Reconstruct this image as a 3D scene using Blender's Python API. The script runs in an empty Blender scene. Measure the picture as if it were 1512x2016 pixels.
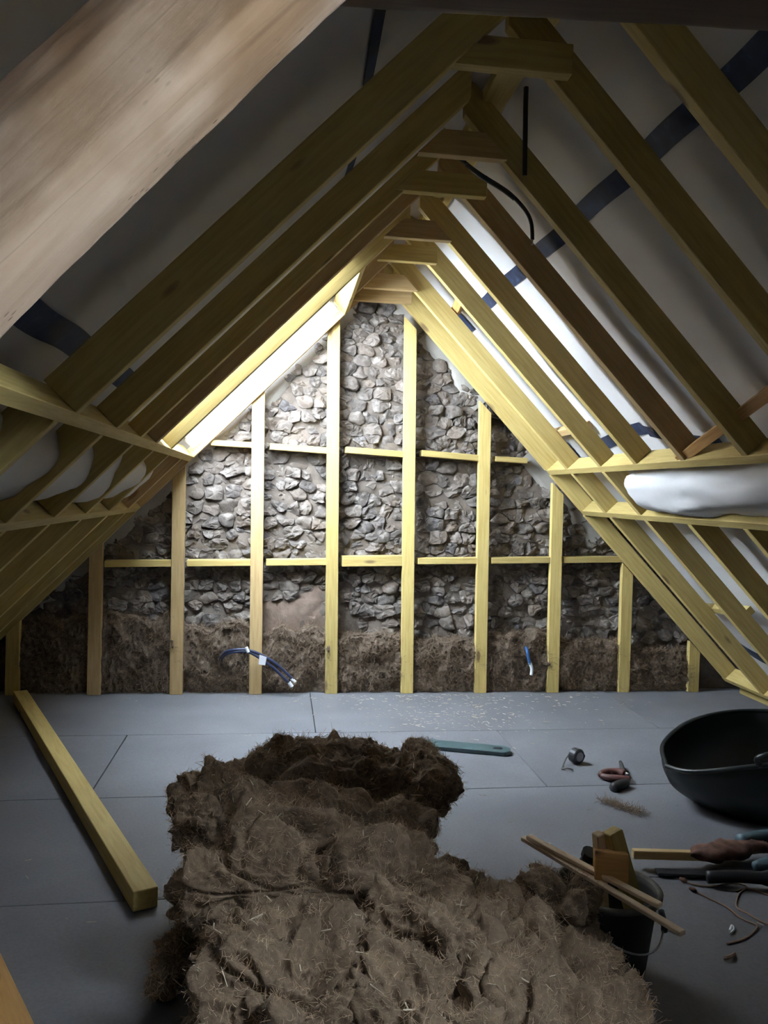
import bpy, bmesh, math, random
from mathutils import Vector, Matrix, noise
random.seed(7)
sc = bpy.context.scene
COL = sc.collection

# ---------------------------------------------------------------- camera
F_PX, CX, CY, CAM_H = 1631.0, 756.0, 1008.0, 1.45
RIGHT = Vector((0.99183, -0.12250, 0.03581)).normalized()
FWD = Vector((0.1236, 0.9920, -0.0224))
FWD = (FWD - RIGHT * FWD.dot(RIGHT)).normalized()
UP = RIGHT.cross(FWD).normalized()
CAM = Vector((0, 0, CAM_H))
cd = bpy.data.cameras.new('camera')
cd.sensor_fit = 'VERTICAL'; cd.sensor_height = 36.0; cd.lens = F_PX / 2016 * 36.0
cd.clip_start = 0.02; cd.clip_end = 100
cam = bpy.data.objects.new('camera', cd); COL.objects.link(cam)
mw = Matrix((RIGHT, UP, -FWD)).transposed().to_4x4(); mw.translation = CAM
cam.matrix_world = mw
sc.camera = cam

# ---------------------------------------------------------------- sky, light, exposure
SKY = 62.0
world = bpy.data.worlds.new('overcast_sky'); sc.world = world
world.use_nodes = True
bg = world.node_tree.nodes['Background']
bg.inputs[0].default_value = (0.74, 0.86, 1.0, 1); bg.inputs[1].default_value = SKY
sc.view_settings.view_transform = 'Standard'
sc.view_settings.look = 'None'
sc.view_settings.gamma = 1.0
sc.view_settings.exposure = 0.42
sc.view_settings.use_curve_mapping = False
sc.cycles.max_bounces = 8
sc.cycles.diffuse_bounces = 5
sc.cycles.use_adaptive_sampling = True
sc.cycles.adaptive_threshold = 0.02
sc.cycles.transparent_max_bounces = 12
sc.cycles.sample_clamp_indirect = 6.0

def portal(loc, xax, yax, sx, sy):
    """portal lamp filling a window opening: it only guides the sky's own light through it"""
    ld = bpy.data.lights.new('window_portal', 'AREA'); ld.shape = 'RECTANGLE'; ld.size = sx; ld.size_y = sy
    ld.cycles.is_portal = True
    o = bpy.data.objects.new('window_portal', ld); COL.objects.link(o)
    z = xax.cross(yax).normalized()
    m = Matrix((xax.normalized(), yax.normalized(), z)).transposed().to_4x4(); m.translation = loc
    o.matrix_world = m
    return o

# ---------------------------------------------------------------- roof geometry (metres)
XC, ZT, S = 0.672, 2.978, 1.035          # ridge x, apex of the rafter undersides, slope
LN = math.sqrt(1 + S * S)
OFF = 0.19                                # membrane behind the rafter undersides
RD, RT = 0.115, 0.047                     # rafter depth and thickness
SKEW = 0.045                              # the gable is not quite square to the ridge
def yg(x): return 5.90 + SKEW * (x - 0.4)
def roof(side, dx, y, off=0.0):
    """point on a slope: side -1 left, +1 right; dx horizontal distance from the ridge; off outwards"""
    return Vector((XC + side * dx + side * off * S / LN, y, ZT - S * dx + off / LN))
def down(side): return Vector((side / LN, 0, -S / LN))
def outw(side): return Vector((side * S / LN, 0, 1 / LN))
def ray(x, y): return (FWD * F_PX + RIGHT * (x - CX) - UP * (y - CY))
def on(x, y, axis, v):
    d = ray(x, y); i = 'xyz'.index(axis); return CAM + d * ((v - CAM[i]) / d[i])

# portals for the two roof windows: a wide one in the left slope by the gable, a small added one in the right slope, out of view beside the camera
SW_Y0, SW_Y1, SW_D0, SW_D1, SW_YP = 4.52, 5.80, 0.30, 1.24, 5.50   # SW_YP: end of the pane, from there a splayed lining runs to SW_Y1
portal(roof(-1, (SW_D0 + SW_D1) / 2, (SW_Y0 + SW_YP) / 2, 0.36), Vector((0, 1, 0)), down(-1) * -1,
       SW_YP - SW_Y0, (SW_D1 - SW_D0) * LN)
REAR_Y = -2.6
RW = (0.10, 0.78, 0.45, 0.97)             # added roof window, out of view, to light the old beam: y0, y1, d0, d1
portal(roof(1, (RW[2] + RW[3]) / 2, (RW[0] + RW[1]) / 2, 0.36), Vector((0, 1, 0)), down(1), RW[1] - RW[0], (RW[3] - RW[2]) * LN)

# ---------------------------------------------------------------- materials
def mat(name):
    m = bpy.data.materials.new(name); m.use_nodes = True
    nt = m.node_tree; b = nt.nodes['Principled BSDF']
    return m, nt, b
def nd(nt, t, **kw):
    n = nt.nodes.new(t)
    for k, v in kw.items():
        if k in n.inputs: n.inputs[k].default_value = v
        else: setattr(n, k, v)
    return n
def ramp(nt, fac, stops):
    r = nd(nt, 'ShaderNodeValToRGB'); nt.links.new(fac, r.inputs[0])
    e = r.color_ramp.elements
    while len(e) < len(stops): e.new(0.5)
    for el, (p, c) in zip(e, stops): el.position = p; el.color = (*c, 1)
    return r
def mixc(nt, fac, a, b, mode='MIX'):
    n = nd(nt, 'ShaderNodeMix', data_type='RGBA', blend_type=mode)
    for s_, v in ((0, fac), (6, a), (7, b)):
        if hasattr(v, 'links') or isinstance(v, bpy.types.NodeSocket): nt.links.new(v, n.inputs[s_])
        else: n.inputs[s_].default_value = v if s_ == 0 else (*v, 1)
    return n.outputs[2]
def coords(nt, scale=(1, 1, 1), out='Object', rand=True):
    tc = nd(nt, 'ShaderNodeTexCoord'); mp = nd(nt, 'ShaderNodeMapping'); mp.inputs['Scale'].default_value = scale
    nt.links.new(tc.outputs[out], mp.inputs[0])
    if rand:
        oi = nd(nt, 'ShaderNodeObjectInfo'); mu = nd(nt, 'ShaderNodeMath', operation='MULTIPLY'); mu.inputs[1].default_value = 37.0
        nt.links.new(oi.outputs['Random'], mu.inputs[0]); cx = nd(nt, 'ShaderNodeCombineXYZ')
        for i in range(3): nt.links.new(mu.outputs[0], cx.inputs[i])
        nt.links.new(cx.outputs[0], mp.inputs['Location'])
    return mp.outputs[0]
def bump(nt, b, h, strength=0.3, dist=0.01):
    n = nd(nt, 'ShaderNodeBump'); n.inputs['Strength'].default_value = strength; n.inputs['Distance'].default_value = dist
    nt.links.new(h, n.inputs['Height']); nt.links.new(n.outputs[0], b.inputs['Normal'])
def plain(name, col, rough=0.6, metal=0.0, var=0.12, nscale=14, bmp=0.15):
    m, nt, b = mat(name)
    c = coords(nt); n = nd(nt, 'ShaderNodeTexNoise'); n.inputs['Scale'].default_value = nscale; n.inputs['Detail'].default_value = 5
    nt.links.new(c, n.inputs[0])
    lo = tuple(x * (1 - var) for x in col); hi = tuple(min(1, x * (1 + var)) for x in col)
    r = ramp(nt, n.outputs[0], [(0.3, lo), (0.7, hi)])
    nt.links.new(r.outputs[0], b.inputs['Base Color'])
    b.inputs['Roughness'].default_value = rough; b.inputs['Metallic'].default_value = metal
    if bmp: bump(nt, b, n.outputs[0], bmp, 0.004)
    return m
def wood(name, pale, dark, knot, vary=0.25):
    m, nt, b = mat(name)
    c = coords(nt, (1.2, 16, 16))
    n = nd(nt, 'ShaderNodeTexNoise'); n.inputs['Scale'].default_value = 4; n.inputs['Detail'].default_value = 6; n.inputs['Distortion'].default_value = 0.4
    nt.links.new(c, n.inputs[0])
    r = ramp(nt, n.outputs[0], [(0.3, dark), (0.62, pale)])
    oi = nd(nt, 'ShaderNodeObjectInfo')
    hs = nd(nt, 'ShaderNodeHueSaturation'); mr = nd(nt, 'ShaderNodeMapRange')
    mr.inputs['To Min'].default_value = 1 - vary; mr.inputs['To Max'].default_value = 1 + vary * 0.3
    nt.links.new(oi.outputs['Random'], mr.inputs[0]); nt.links.new(mr.outputs[0], hs.inputs['Value']); nt.links.new(r.outputs[0], hs.inputs['Color'])
    # knots
    c2 = coords(nt, (2.2, 7.0, 7.0))
    v = nd(nt, 'ShaderNodeTexVoronoi'); v.inputs['Scale'].default_value = 1.0; nt.links.new(c2, v.inputs[0])
    kr = ramp(nt, v.outputs['Distance'], [(0.07, (1, 1, 1)), (0.13, (0, 0, 0))])
    col = mixc(nt, kr.outputs[0], hs.outputs[0], knot)
    nt.links.new(col, b.inputs['Base Color']); b.inputs['Roughness'].default_value = 0.62
    bump(nt, b, n.outputs[0], 0.12, 0.004)
    return m
M = {}
M['green'] = wood('treated_pine', (0.58, 0.44, 0.16), (0.47, 0.335, 0.105), (0.22, 0.14, 0.06))
M['tan'] = wood('untreated_pine', (0.55, 0.385, 0.185), (0.45, 0.295, 0.125), (0.24, 0.13, 0.06))
M['orange'] = wood('orange_softwood', (0.60, 0.33, 0.11), (0.46, 0.23, 0.07), (0.16, 0.07, 0.02))
M['lath'] = wood('sawn_lath', (0.84, 0.66, 0.46), (0.72, 0.53, 0.34), (0.3, 0.17, 0.08))
M['darkbeam'] = wood('dark_oak', (0.085, 0.045, 0.026), (0.05, 0.026, 0.015), (0.02, 0.01, 0.006))

def old_beam_mat():
    m, nt, b = mat('cleaned_old_oak')
    c = coords(nt, (0.9, 7, 7), rand=False)
    n = nd(nt, 'ShaderNodeTexNoise'); n.inputs['Scale'].default_value = 3; n.inputs['Detail'].default_value = 8; nt.links.new(c, n.inputs[0])
    r = ramp(nt, n.outputs[0], [(0.28, (0.30, 0.185, 0.11)), (0.45, (0.48, 0.325, 0.215)), (0.7, (0.60, 0.43, 0.305))])
    c2 = coords(nt, (1, 1, 1), rand=False)
    n2 = nd(nt, 'ShaderNodeTexNoise'); n2.inputs['Scale'].default_value = 3.5; n2.inputs['Detail'].default_value = 4; nt.links.new(c2, n2.inputs[0])
    r2 = ramp(nt, n2.outputs[0], [(0.38, (0.62, 0.52, 0.40)), (0.56, (1, 1, 1))])
    base = mixc(nt, 1.0, r.outputs[0], r2.outputs[0], 'MULTIPLY')
    c3 = coords(nt, (34, 90, 90), rand=False)
    v = nd(nt, 'ShaderNodeTexVoronoi'); v.inputs['Scale'].default_value = 1.0; v.inputs['Randomness'].default_value = 1; nt.links.new(c3, v.inputs[0])
    n3 = nd(nt, 'ShaderNodeTexNoise'); n3.inputs['Scale'].default_value = 5; nt.links.new(c2, n3.inputs[0])
    k = ramp(nt, v.outputs['Distance'], [(0.12, (1, 1, 1)), (0.22, (0, 0, 0))])
    k2 = ramp(nt, n3.outputs[0], [(0.5, (0, 0, 0)), (0.62, (1, 1, 1))])
    kk = mixc(nt, 1.0, k.outputs[0], k2.outputs[0], 'MULTIPLY')
    base = mixc(nt, kk, base, (0.10, 0.055, 0.03))
    # long drying cracks
    c4 = coords(nt, (0.25, 13, 13), rand=False)
    w = nd(nt, 'ShaderNodeTexNoise'); w.inputs['Scale'].default_value = 1.6; w.inputs['Detail'].default_value = 6; w.inputs['Roughness'].default_value = 0.35; nt.links.new(c4, w.inputs[0])
    cr = ramp(nt, w.outputs[0], [(0.488, (0, 0, 0)), (0.5, (0.32, 0.32, 0.32)), (0.512, (0, 0, 0))])
    base = mixc(nt, cr.outputs[0], base, (0.2, 0.12, 0.07))
    nt.links.new(base, b.inputs['Base Color']); b.inputs['Roughness'].default_value = 0.85
    bump(nt, b, n.outputs[0], 0.5, 0.012)
    return m
M['oldbeam'] = old_beam_mat()

def floor_mat():
    m, nt, b = mat('grey_floor_panel')
    c = coords(nt, out='Object')
    n = nd(nt, 'ShaderNodeTexNoise'); n.inputs['Scale'].default_value = 2.5; n.inputs['Detail'].default_value = 8; nt.links.new(c, n.inputs[0])
    n2 = nd(nt, 'ShaderNodeTexNoise'); n2.inputs['Scale'].default_value = 90; n2.inputs['Detail'].default_value = 3; nt.links.new(c, n2.inputs[0])
    r = ramp(nt, n.outputs[0], [(0.3, (0.125, 0.123, 0.134)), (0.7, (0.165, 0.163, 0.175))])
    r2 = ramp(nt, n2.outputs[0], [(0.3, (0.85, 0.84, 0.82)), (0.6, (1, 1, 1))])
    nt.links.new(mixc(nt, 1.0, r.outputs[0], r2.outputs[0], 'MULTIPLY'), b.inputs['Base Color'])
    b.inputs['Roughness'].default_value = 0.55
    bump(nt, b, n2.outputs[0], 0.08, 0.002)
    return m
M['floor'] = floor_mat()
M['joint'] = plain('dark_joint', (0.03, 0.028, 0.026), 0.9)

def stone_mat():
    m, nt, b = mat('mortared_flint')
    c = coords(nt, out='Object')
    n = nd(nt, 'ShaderNodeTexNoise'); n.inputs['Scale'].default_value = 13; n.inputs['Detail'].default_value = 8; n.inputs['Roughness'].default_value = 0.6; nt.links.new(c, n.inputs[0])
    oi = nd(nt, 'ShaderNodeObjectInfo')
    at = nd(nt, 'ShaderNodeAttribute', attribute_name='tone'); 
    ad = nd(nt, 'ShaderNodeMath', operation='ADD'); nt.links.new(oi.outputs['Random'], ad.inputs[0]); nt.links.new(at.outputs['Fac'], ad.inputs[1])
    fr = nd(nt, 'ShaderNodeMath', operation='FRACT'); nt.links.new(ad.outputs[0], fr.inputs[0])
    base = ramp(nt, fr.outputs[0], [(0.0, (0.07, 0.058, 0.052)), (0.25, (0.115, 0.094, 0.08)), (0.6, (0.14, 0.113, 0.094)), (0.85, (0.155, 0.117, 0.09)), (1.0, (0.095, 0.086, 0.087))])
    lime = ramp(nt, n.outputs[0], [(0.50, (0, 0, 0)), (0.66, (1, 1, 1))])
    col = mixc(nt, lime.outputs[0], base.outputs[0], (0.25, 0.213, 0.185))
    dk = ramp(nt, n.outputs[0], [(0.30, (0.42, 0.38, 0.36)), (0.42, (1, 1, 1))])
    col = mixc(nt, 1.0, col, dk.outputs[0], 'MULTIPLY')
    nt.links.new(col, b.inputs['Base Color']); b.inputs['Roughness'].default_value = 0.75
    bump(nt, b, n.outputs[0], 0.75, 0.02)
    return m
M['stone'] = stone_mat()
def earth_mat(name, a, b_, sc1=7):
    m, nt, b = mat(name)
    c = coords(nt, rand=False); n = nd(nt, 'ShaderNodeTexNoise'); n.inputs['Scale'].default_value = sc1; n.inputs['Detail'].default_value = 10; n.inputs['Roughness'].default_value = 0.7
    nt.links.new(c, n.inputs[0]); r = ramp(nt, n.outputs[0], [(0.3, a), (0.68, b_)])
    nt.links.new(r.outputs[0], b.inputs['Base Color']); b.inputs['Roughness'].default_value = 0.95
    bump(nt, b, n.outputs[0], 0.7, 0.02)
    return m
M['mortar'] = earth_mat('lime_mortar', (0.10, 0.079, 0.064), (0.20, 0.16, 0.13))
M['plaster'] = earth_mat('old_lime_plaster', (0.28, 0.25, 0.22), (0.38, 0.35, 0.31), 3)
M['earth'] = earth_mat('earth_mortar', (0.17, 0.115, 0.085), (0.26, 0.19, 0.15), 9)

def membrane_mat():
    m, nt, b = mat('breather_membrane')
    c = coords(nt, rand=False)
    n = nd(nt, 'ShaderNodeTexNoise'); n.inputs['Scale'].default_value = 1.6; n.inputs['Detail'].default_value = 6; nt.links.new(c, n.inputs[0])
    r = ramp(nt, n.outputs[0], [(0.3, (0.60, 0.57, 0.555)), (0.7, (0.72, 0.70, 0.695))])
    nt.links.new(r.outputs[0], b.inputs['Base Color']); b.inputs['Roughness'].default_value = 0.55
    n2 = nd(nt, 'ShaderNodeTexNoise'); n2.inputs['Scale'].default_value = 9; n2.inputs['Detail'].default_value = 4; nt.links.new(c, n2.inputs[0])
    bump(nt, b, n2.outputs[0], 0.12, 0.02)
    return m
M['membrane'] = membrane_mat()
def tape_mat():
    m, nt, b = mat('blue_tape')
    c = coords(nt); n = nd(nt, 'ShaderNodeTexNoise'); n.inputs['Scale'].default_value = 22; n.inputs['Detail'].default_value = 5; nt.links.new(c, n.inputs[0])
    r = ramp(nt, n.outputs[0], [(0.35, (0.012, 0.019, 0.045)), (0.62, (0.022, 0.034, 0.075)), (0.75, (0.06, 0.085, 0.15))])
    nt.links.new(r.outputs[0], b.inputs['Base Color']); b.inputs['Roughness'].default_value = 0.65; b.inputs['Specular IOR Level'].default_value = 0.25
    bump(nt, b, n.outputs[0], 0.3, 0.004)
    return m
M['tape'] = tape_mat()
M['fibre'] = earth_mat('hemp_fibre_felt', (0.095, 0.062, 0.038), (0.27, 0.185, 0.115), 22)
def hair_mat(name, k):
    m, nt, b = mat(name)
    hi = nd(nt, 'ShaderNodeHairInfo')
    r = ramp(nt, hi.outputs['Random'], [(p_, tuple(c_ * k for c_ in col_)) for p_, col_ in ((0.0, (0.27, 0.175, 0.105)), (0.75, (0.47, 0.32, 0.20)), (0.97, (0.54, 0.39, 0.26)), (1.0, (0.75, 0.62, 0.46)))])
    nt.links.new(r.outputs[0], b.inputs['Base Color']); b.inputs['Roughness'].default_value = 0.8
    return m
M['fibre_shaded'] = earth_mat('shaded_fibre_felt', (0.06, 0.043, 0.031), (0.17, 0.125, 0.09), 22)  # heap felt again, darkened: dim light at the wall base put into the colour
M['hair'] = hair_mat('loose_fibre', 1.0)
M['hair_dark'] = hair_mat('shaded_or_grey_fibre', 0.5)  # same fibre with the wall batts' shade in its colour; grey tuft shares it
M['fleck'] = plain('heap_straw', (0.62, 0.52, 0.37), 0.7, var=0.3, nscale=30, bmp=0)
M['straw'] = plain('pale_straw', (0.44, 0.38, 0.29), 0.7, var=0.3, nscale=30, bmp=0)
M['black'] = plain('black_rubber', (0.012, 0.012, 0.014), 0.45)
M['tub'] = plain('black_tub_plastic', (0.009, 0.012, 0.012), 0.36, var=0.3, nscale=6)
M['bucket'] = plain('dirty_black_bucket', (0.035, 0.035, 0.032), 0.7, var=0.5, nscale=9)
M['rim'] = plain('scuffed_bucket_rim', (0.11, 0.105, 0.09), 0.7, var=0.4, nscale=20)
M['steel'] = plain('dull_steel', (0.5, 0.5, 0.5), 0.35, 0.9)
M['teal'] = plain('teal_painted_aluminium', (0.05, 0.082, 0.085), 0.45, var=0.15)
M['navy'] = plain('navy_conduit', (0.018, 0.024, 0.06), 0.4)
M['bluepipe'] = plain('blue_conduit', (0.03, 0.09, 0.22), 0.4)
M['white'] = plain('white_plastic', (0.75, 0.76, 0.78), 0.5, var=0.06)
M['red'] = plain('faded_red_plastic', (0.10, 0.035, 0.028), 0.5, var=0.3)
M['rust'] = plain('rusty_iron', (0.12, 0.055, 0.035), 0.8, var=0.5, nscale=30)
M['blueplast'] = plain('pale_blue_plastic', (0.085, 0.13, 0.145), 0.5)
M['string'] = plain('brown_twine', (0.26, 0.17, 0.12), 0.9)
M['tuft'] = plain('grey_fluff', (0.10, 0.09, 0.08), 0.95)
M['frame'] = plain('white_window_frame', (0.72, 0.70, 0.66), 0.45, var=0.04)
def glass_mat():
    m = bpy.data.materials.new('window_glass'); m.use_nodes = True; nt = m.node_tree
    nt.nodes.remove(nt.nodes['Principled BSDF']); out = nt.nodes['Material Output']
    t = nd(nt, 'ShaderNodeBsdfTransparent'); t.inputs[0].default_value = (0.95, 0.97, 0.97, 1)
    g = nd(nt, 'ShaderNodeBsdfGlossy'); g.inputs['Roughness'].default_value = 0.02
    f = nd(nt, 'ShaderNodeFresnel'); f.inputs[0].default_value = 1.45
    mx = nd(nt, 'ShaderNodeMixShader'); nt.links.new(f.outputs[0], mx.inputs[0]); nt.links.new(t.outputs[0], mx.inputs[1]); nt.links.new(g.outputs[0], mx.inputs[2])
    nt.links.new(mx.outputs[0], out.inputs[0])
    return m
M['glass'] = glass_mat()

# ---------------------------------------------------------------- helpers
def tag(o, label=None, cat=None, group=None, kind=None):
    if label: o['label'] = label
    if cat: o['category'] = cat
    if group: o['group'] = group
    if kind: o['kind'] = kind
    return o
def empty(name, loc=(0, 0, 0), **kw):
    o = bpy.data.objects.new(name, None); COL.objects.link(o); o.location = loc; o.empty_display_size = 0.05
    return tag(o, **kw)
def put(name, me, m, parent=None, mw=None, smooth=False, **kw):
    o = bpy.data.objects.new(name, me); COL.objects.link(o)
    if m and not me.materials: me.materials.append(M[m] if isinstance(m, str) else m)
    if mw is not None: o.matrix_world = mw
    if parent is not None:
        o.parent = parent; o.matrix_parent_inverse = Matrix.Translation(parent.location).inverted()
    if smooth: me.polygons.foreach_set('use_smooth', [True] * len(me.polygons))
    return tag(o, **kw)
def mesh_of(bm, name='mesh'):
    bmesh.ops.recalc_face_normals(bm, faces=bm.faces)
    me = bpy.data.meshes.new(name); bm.to_mesh(me); bm.free(); return me
def frame_m(o, x, y):
    x = x.normalized(); z = x.cross(y).normalized(); y = z.cross(x)
    m = Matrix((x, y, z)).transposed().to_4x4(); m.translation = o; return m
def prism(name, poly, mw, th, m, parent=None, bev=0.0025, **kw):
    """polygon in local XY extruded by th along local Z; local X runs along the grain"""
    bm = bmesh.new()
    a = [bm.verts.new((x, y, 0)) for x, y in poly]; b = [bm.verts.new((x, y, th)) for x, y in poly]
    bm.faces.new(a); bm.faces.new(b[::-1]); n = len(poly)
    for i in range(n): bm.faces.new((a[i], b[i], b[(i + 1) % n], a[(i + 1) % n]))
    if bev: bmesh.ops.bevel(bm, geom=bm.edges[:], offset=bev, segments=1, affect='EDGES')
    return put(name, mesh_of(bm, name), m, parent, mw, **kw)
def bar(name, p0, p1, w, h, yref, m, parent=None, bev=0.0025, **kw):
    """box from p0 to p1 (centre line), w along local y (yref), h along local z"""
    p0 = Vector(p0); p1 = Vector(p1); L = (p1 - p0).length
    mwx = frame_m(p0, p1 - p0, Vector(yref)); mwx = mwx @ Matrix.Translation((0, 0, -h / 2))
    return prism(name, [(0, -w / 2), (L, -w / 2), (L, w / 2), (0, w / 2)], mwx, h, m, parent, bev, **kw)
def tube_mesh(pts, r, seg=10, cap=True, name='tube'):
    pts = [Vector(p) for p in pts]; bm = bmesh.new(); rings = []
    n = len(pts); prev = None
    for i, p in enumerate(pts):
        t = (pts[min(i + 1, n - 1)] - pts[max(i - 1, 0)]).normalized()
        if prev is None:
            u = t.orthogonal().normalized()
        else:
            u = (prev - t * prev.dot(t)).normalized()
        prev = u; v = t.cross(u); rr = r[i] if isinstance(r, (list, tuple)) else r
        rings.append([bm.verts.new(p + (u * math.cos(2 * math.pi * k / seg) + v * math.sin(2 * math.pi * k / seg)) * rr) for k in range(seg)])
    for a, b in zip(rings, rings[1:]):
        for k in range(seg): bm.faces.new((a[k], a[(k + 1) % seg], b[(k + 1) % seg], b[k]))
    if cap: bm.faces.new(rings[0]); bm.faces.new(rings[-1])
    return mesh_of(bm, name)
def spline(pts, n=8):
    pts = [Vector(p) for p in pts]; out = []
    for i in range(len(pts) - 1):
        p0, p1, p2, p3 = pts[max(i - 1, 0)], pts[i], pts[i + 1], pts[min(i + 2, len(pts) - 1)]
        for k in range(n):
            t = k / n
            out.append(0.5 * ((2 * p1) + (p2 - p0) * t + (2 * p0 - 5 * p1 + 4 * p2 - p3) * t * t + (3 * p1 - p0 - 3 * p2 + p3) * t ** 3))
    out.append(pts[-1]); return out
def grid_mesh(f, nu, nv, closed_u=False, name='grid'):
    vs = [f(u / (nu if closed_u else nu - 1), v / (nv - 1)) for v in range(nv) for u in range(nu)]
    fs = []
    for v in range(nv - 1):
        for u in range(nu if closed_u else nu - 1):
            u2 = (u + 1) % nu
            fs.append((v * nu + u, v * nu + u2, (v + 1) * nu + u2, (v + 1) * nu + u))
    me = bpy.data.meshes.new(name); me.from_pydata([tuple(p) for p in vs], [], fs); me.update(); return me
def lathe_mesh(prof, seg=40, name='lathe', cap=True):
    bm = bmesh.new(); rings = []
    for r, z in prof:
        rings.append([bm.verts.new((r * math.cos(2 * math.pi * k / seg), r * math.sin(2 * math.pi * k / seg), z)) for k in range(seg)])
    for a, b in zip(rings, rings[1:]):
        for k in range(seg): bm.faces.new((a[k], a[(k + 1) % seg], b[(k + 1) % seg], b[k]))
    if cap: bm.faces.new(rings[0])
    return mesh_of(bm, name)
def fbm(p, o=4): return noise.fractal(p, 1.0, 2.0, o)
def hairs(name, seeds, parent, length=(0.02, 0.07), radius=0.0006, npt=5, curl=0.5, m='hair', rnd=None, lift=0.5, flow=False, **kw):
    """seeds: list of (point, normal)"""
    rnd = rnd or random
    hc = bpy.data.hair_curves.new(name); hc.add_curves([npt] * len(seeds))
    pos = []
    for p, nrm in seeds:
        t = Vector((rnd.gauss(0, 1), rnd.gauss(0, 1), rnd.gauss(0, 1)))
        if flow:
            t = t * 0.55 + noise.noise_vector(p * 5.0) * 2.2
        t = (t - nrm * t.dot(nrm)).normalized()
        d = (t + nrm * rnd.uniform(-0.25, lift)).normalized()
        L = rnd.uniform(*length) / (npt - 1); q = p.copy()
        if flow: L *= 0.6 + 1.1 * max(0.0, noise.noise(p * 9.0 + Vector((3, 3, 3))))
        bend = Vector((rnd.gauss(0, 1), rnd.gauss(0, 1), rnd.gauss(0, 1))) * curl * 0.5
        for k in range(npt):
            pos += (q.x, q.y, q.z)
            d = (d + bend + Vector((rnd.gauss(0, 1), rnd.gauss(0, 1), rnd.gauss(0, 1))) * 0.12).normalized(); q = q + d * L
    hc.position_data.foreach_set('vector', pos)
    ra = hc.attributes.get('radius') or hc.attributes.new('radius', 'FLOAT', 'POINT')
    ra.data.foreach_set('value', [radius] * len(seeds) * npt)
    hc.materials.append(M[m])
    o = bpy.data.objects.new(name, hc); COL.objects.link(o)
    if parent is not None: o.parent = parent; o.matrix_parent_inverse = Matrix.Translation(parent.location).inverted()
    return tag(o, **kw)
def scatter(me, n, ok=None, rnd=random, off=0.0):
    tris = []; acc = []; tot = 0
    me.calc_loop_triangles()
    V = me.vertices
    for t in me.loop_triangles:
        c = t.center
        if ok and not ok(c, t.normal): continue
        tot += t.area; acc.append(tot); tris.append(t)
    import bisect
    out = []
    for _ in range(n):
        t = tris[min(bisect.bisect(acc, rnd.random() * tot), len(tris) - 1)]
        a, b = rnd.random(), rnd.random()
        if a + b > 1: a, b = 1 - a, 1 - b
        p0, p1, p2 = (V[i].co for i in t.vertices)
        out.append((p0 + (p1 - p0) * a + (p2 - p0) * b + t.normal * off, t.normal.copy()))
    return out

# ================================================================ SETTING
# floor: grey sheets on a dark bed, joints follow the skewed gable
floor = put('floor', grid_mesh(lambda u, v: (-3.2 + 7.8 * u, REAR_Y - 0.4 + 9.4 * v, -0.022), 2, 2), 'joint', kind='structure',
            label='grey sheet flooring with dark joints and straw litter')
rows = [(-0.03 + 1.0 * i, [0.27 + (1.11 if i % 2 else 0)]) for i in range(-3, 7)]
for i in range(-3, 7):
    y0 = 2.96 + (i - 3) * 0.99; y1 = y0 + 0.99
    ph = {2: 0.95, 3: 0.27, 4: 1.38, 5: 0.25}.get(i, 0.27 if i % 2 else 1.38)
    for j in range(-3, 3):
        x0 = ph + j * 2.22; x1 = x0 + 2.22
        x0 = max(x0, -3.1); x1 = min(x1, 4.5)
        if x1 - x0 < 0.05: continue
        g = 0.0028
        bm = bmesh.new()
        q = [(x0 + g, y0 + SKEW * x0 + g), (x1 - g, y0 + SKEW * x1 + g), (x1 - g, y1 + SKEW * x1 - g), (x0 + g, y1 + SKEW * x0 - g)]
        cxm, cym = (x0 + x1) / 2, (q[0][1] + q[2][1]) / 2
        prism('floor_board', [(x - cxm, y - cym) for x, y in q], Matrix.Translation((cxm, cym, -0.020)), 0.020, 'floor', floor, bev=0.0015)

# roof membrane on both slopes
def sag(side, y, dx):
    a = 0.018 * math.sin(y * 5.7 + 1.3 * side + 0.8 * math.sin(dx * 3)) * math.sin(min(dx, 2.5) * 1.9)
    b = 0.03 * fbm(Vector((y * 0.9 + 5 * side, dx * 1.1, 3.3)), 3)
    return a * (0.5 if side < 0 else 1.0) + b * (0.5 if side < 0 else 0.9)
def membrane(side, holes=()):
    ys = [REAR_Y - 0.15 + i * 0.06 for i in range(int((6.7 - REAR_Y) / 0.06) + 3)]
    ds = [0.0 + i * 0.05 for i in range(67)]
    for h in holes:
        ys = sorted([y for y in ys if abs(y - h[0]) > 0.03 and abs(y - h[1]) > 0.03] + [h[0], h[1]])
        ds = sorted([d for d in ds if abs(d - h[2]) > 0.012 and abs(d - h[3]) > 0.012] + [h[2], h[3]])
    vs = []
    for y in ys:
        for d in ds:
            edge = 1.0
            for h in holes: edge = min(edge, max(abs(y - (h[0] + h[1]) / 2) - (h[1] - h[0]) / 2, abs(d - (h[2] + h[3]) / 2) - (h[3] - h[2]) / 2, 0) / 0.25)
            p = roof(side, d, y, OFF + sag(side, y, d) * edge * min(1, d / 0.15))
            if d == 0: p.x = XC
            vs.append(tuple(p))
    fs = []; nd_ = len(ds)
    for i in range(len(ys) - 1):
        for j in range(nd_ - 1):
            if any(h[0] <= (ys[i] + ys[i + 1]) / 2 <= h[1] and h[2] <= (ds[j] + ds[j + 1]) / 2 <= h[3] for h in holes): continue
            fs.append((i * nd_ + j, i * nd_ + j + 1, (i + 1) * nd_ + j + 1, (i + 1) * nd_ + j))
    me = bpy.data.meshes.new('membrane'); me.from_pydata(vs, [], fs); me.update()
    return me
ceil_l = put('ceiling_left', membrane(-1, [(SW_Y0, SW_Y1, SW_D0, SW_D1)]), 'membrane', kind='structure', smooth=True,
             label='pale roofing membrane lining the slope with the wide roof window')
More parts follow.
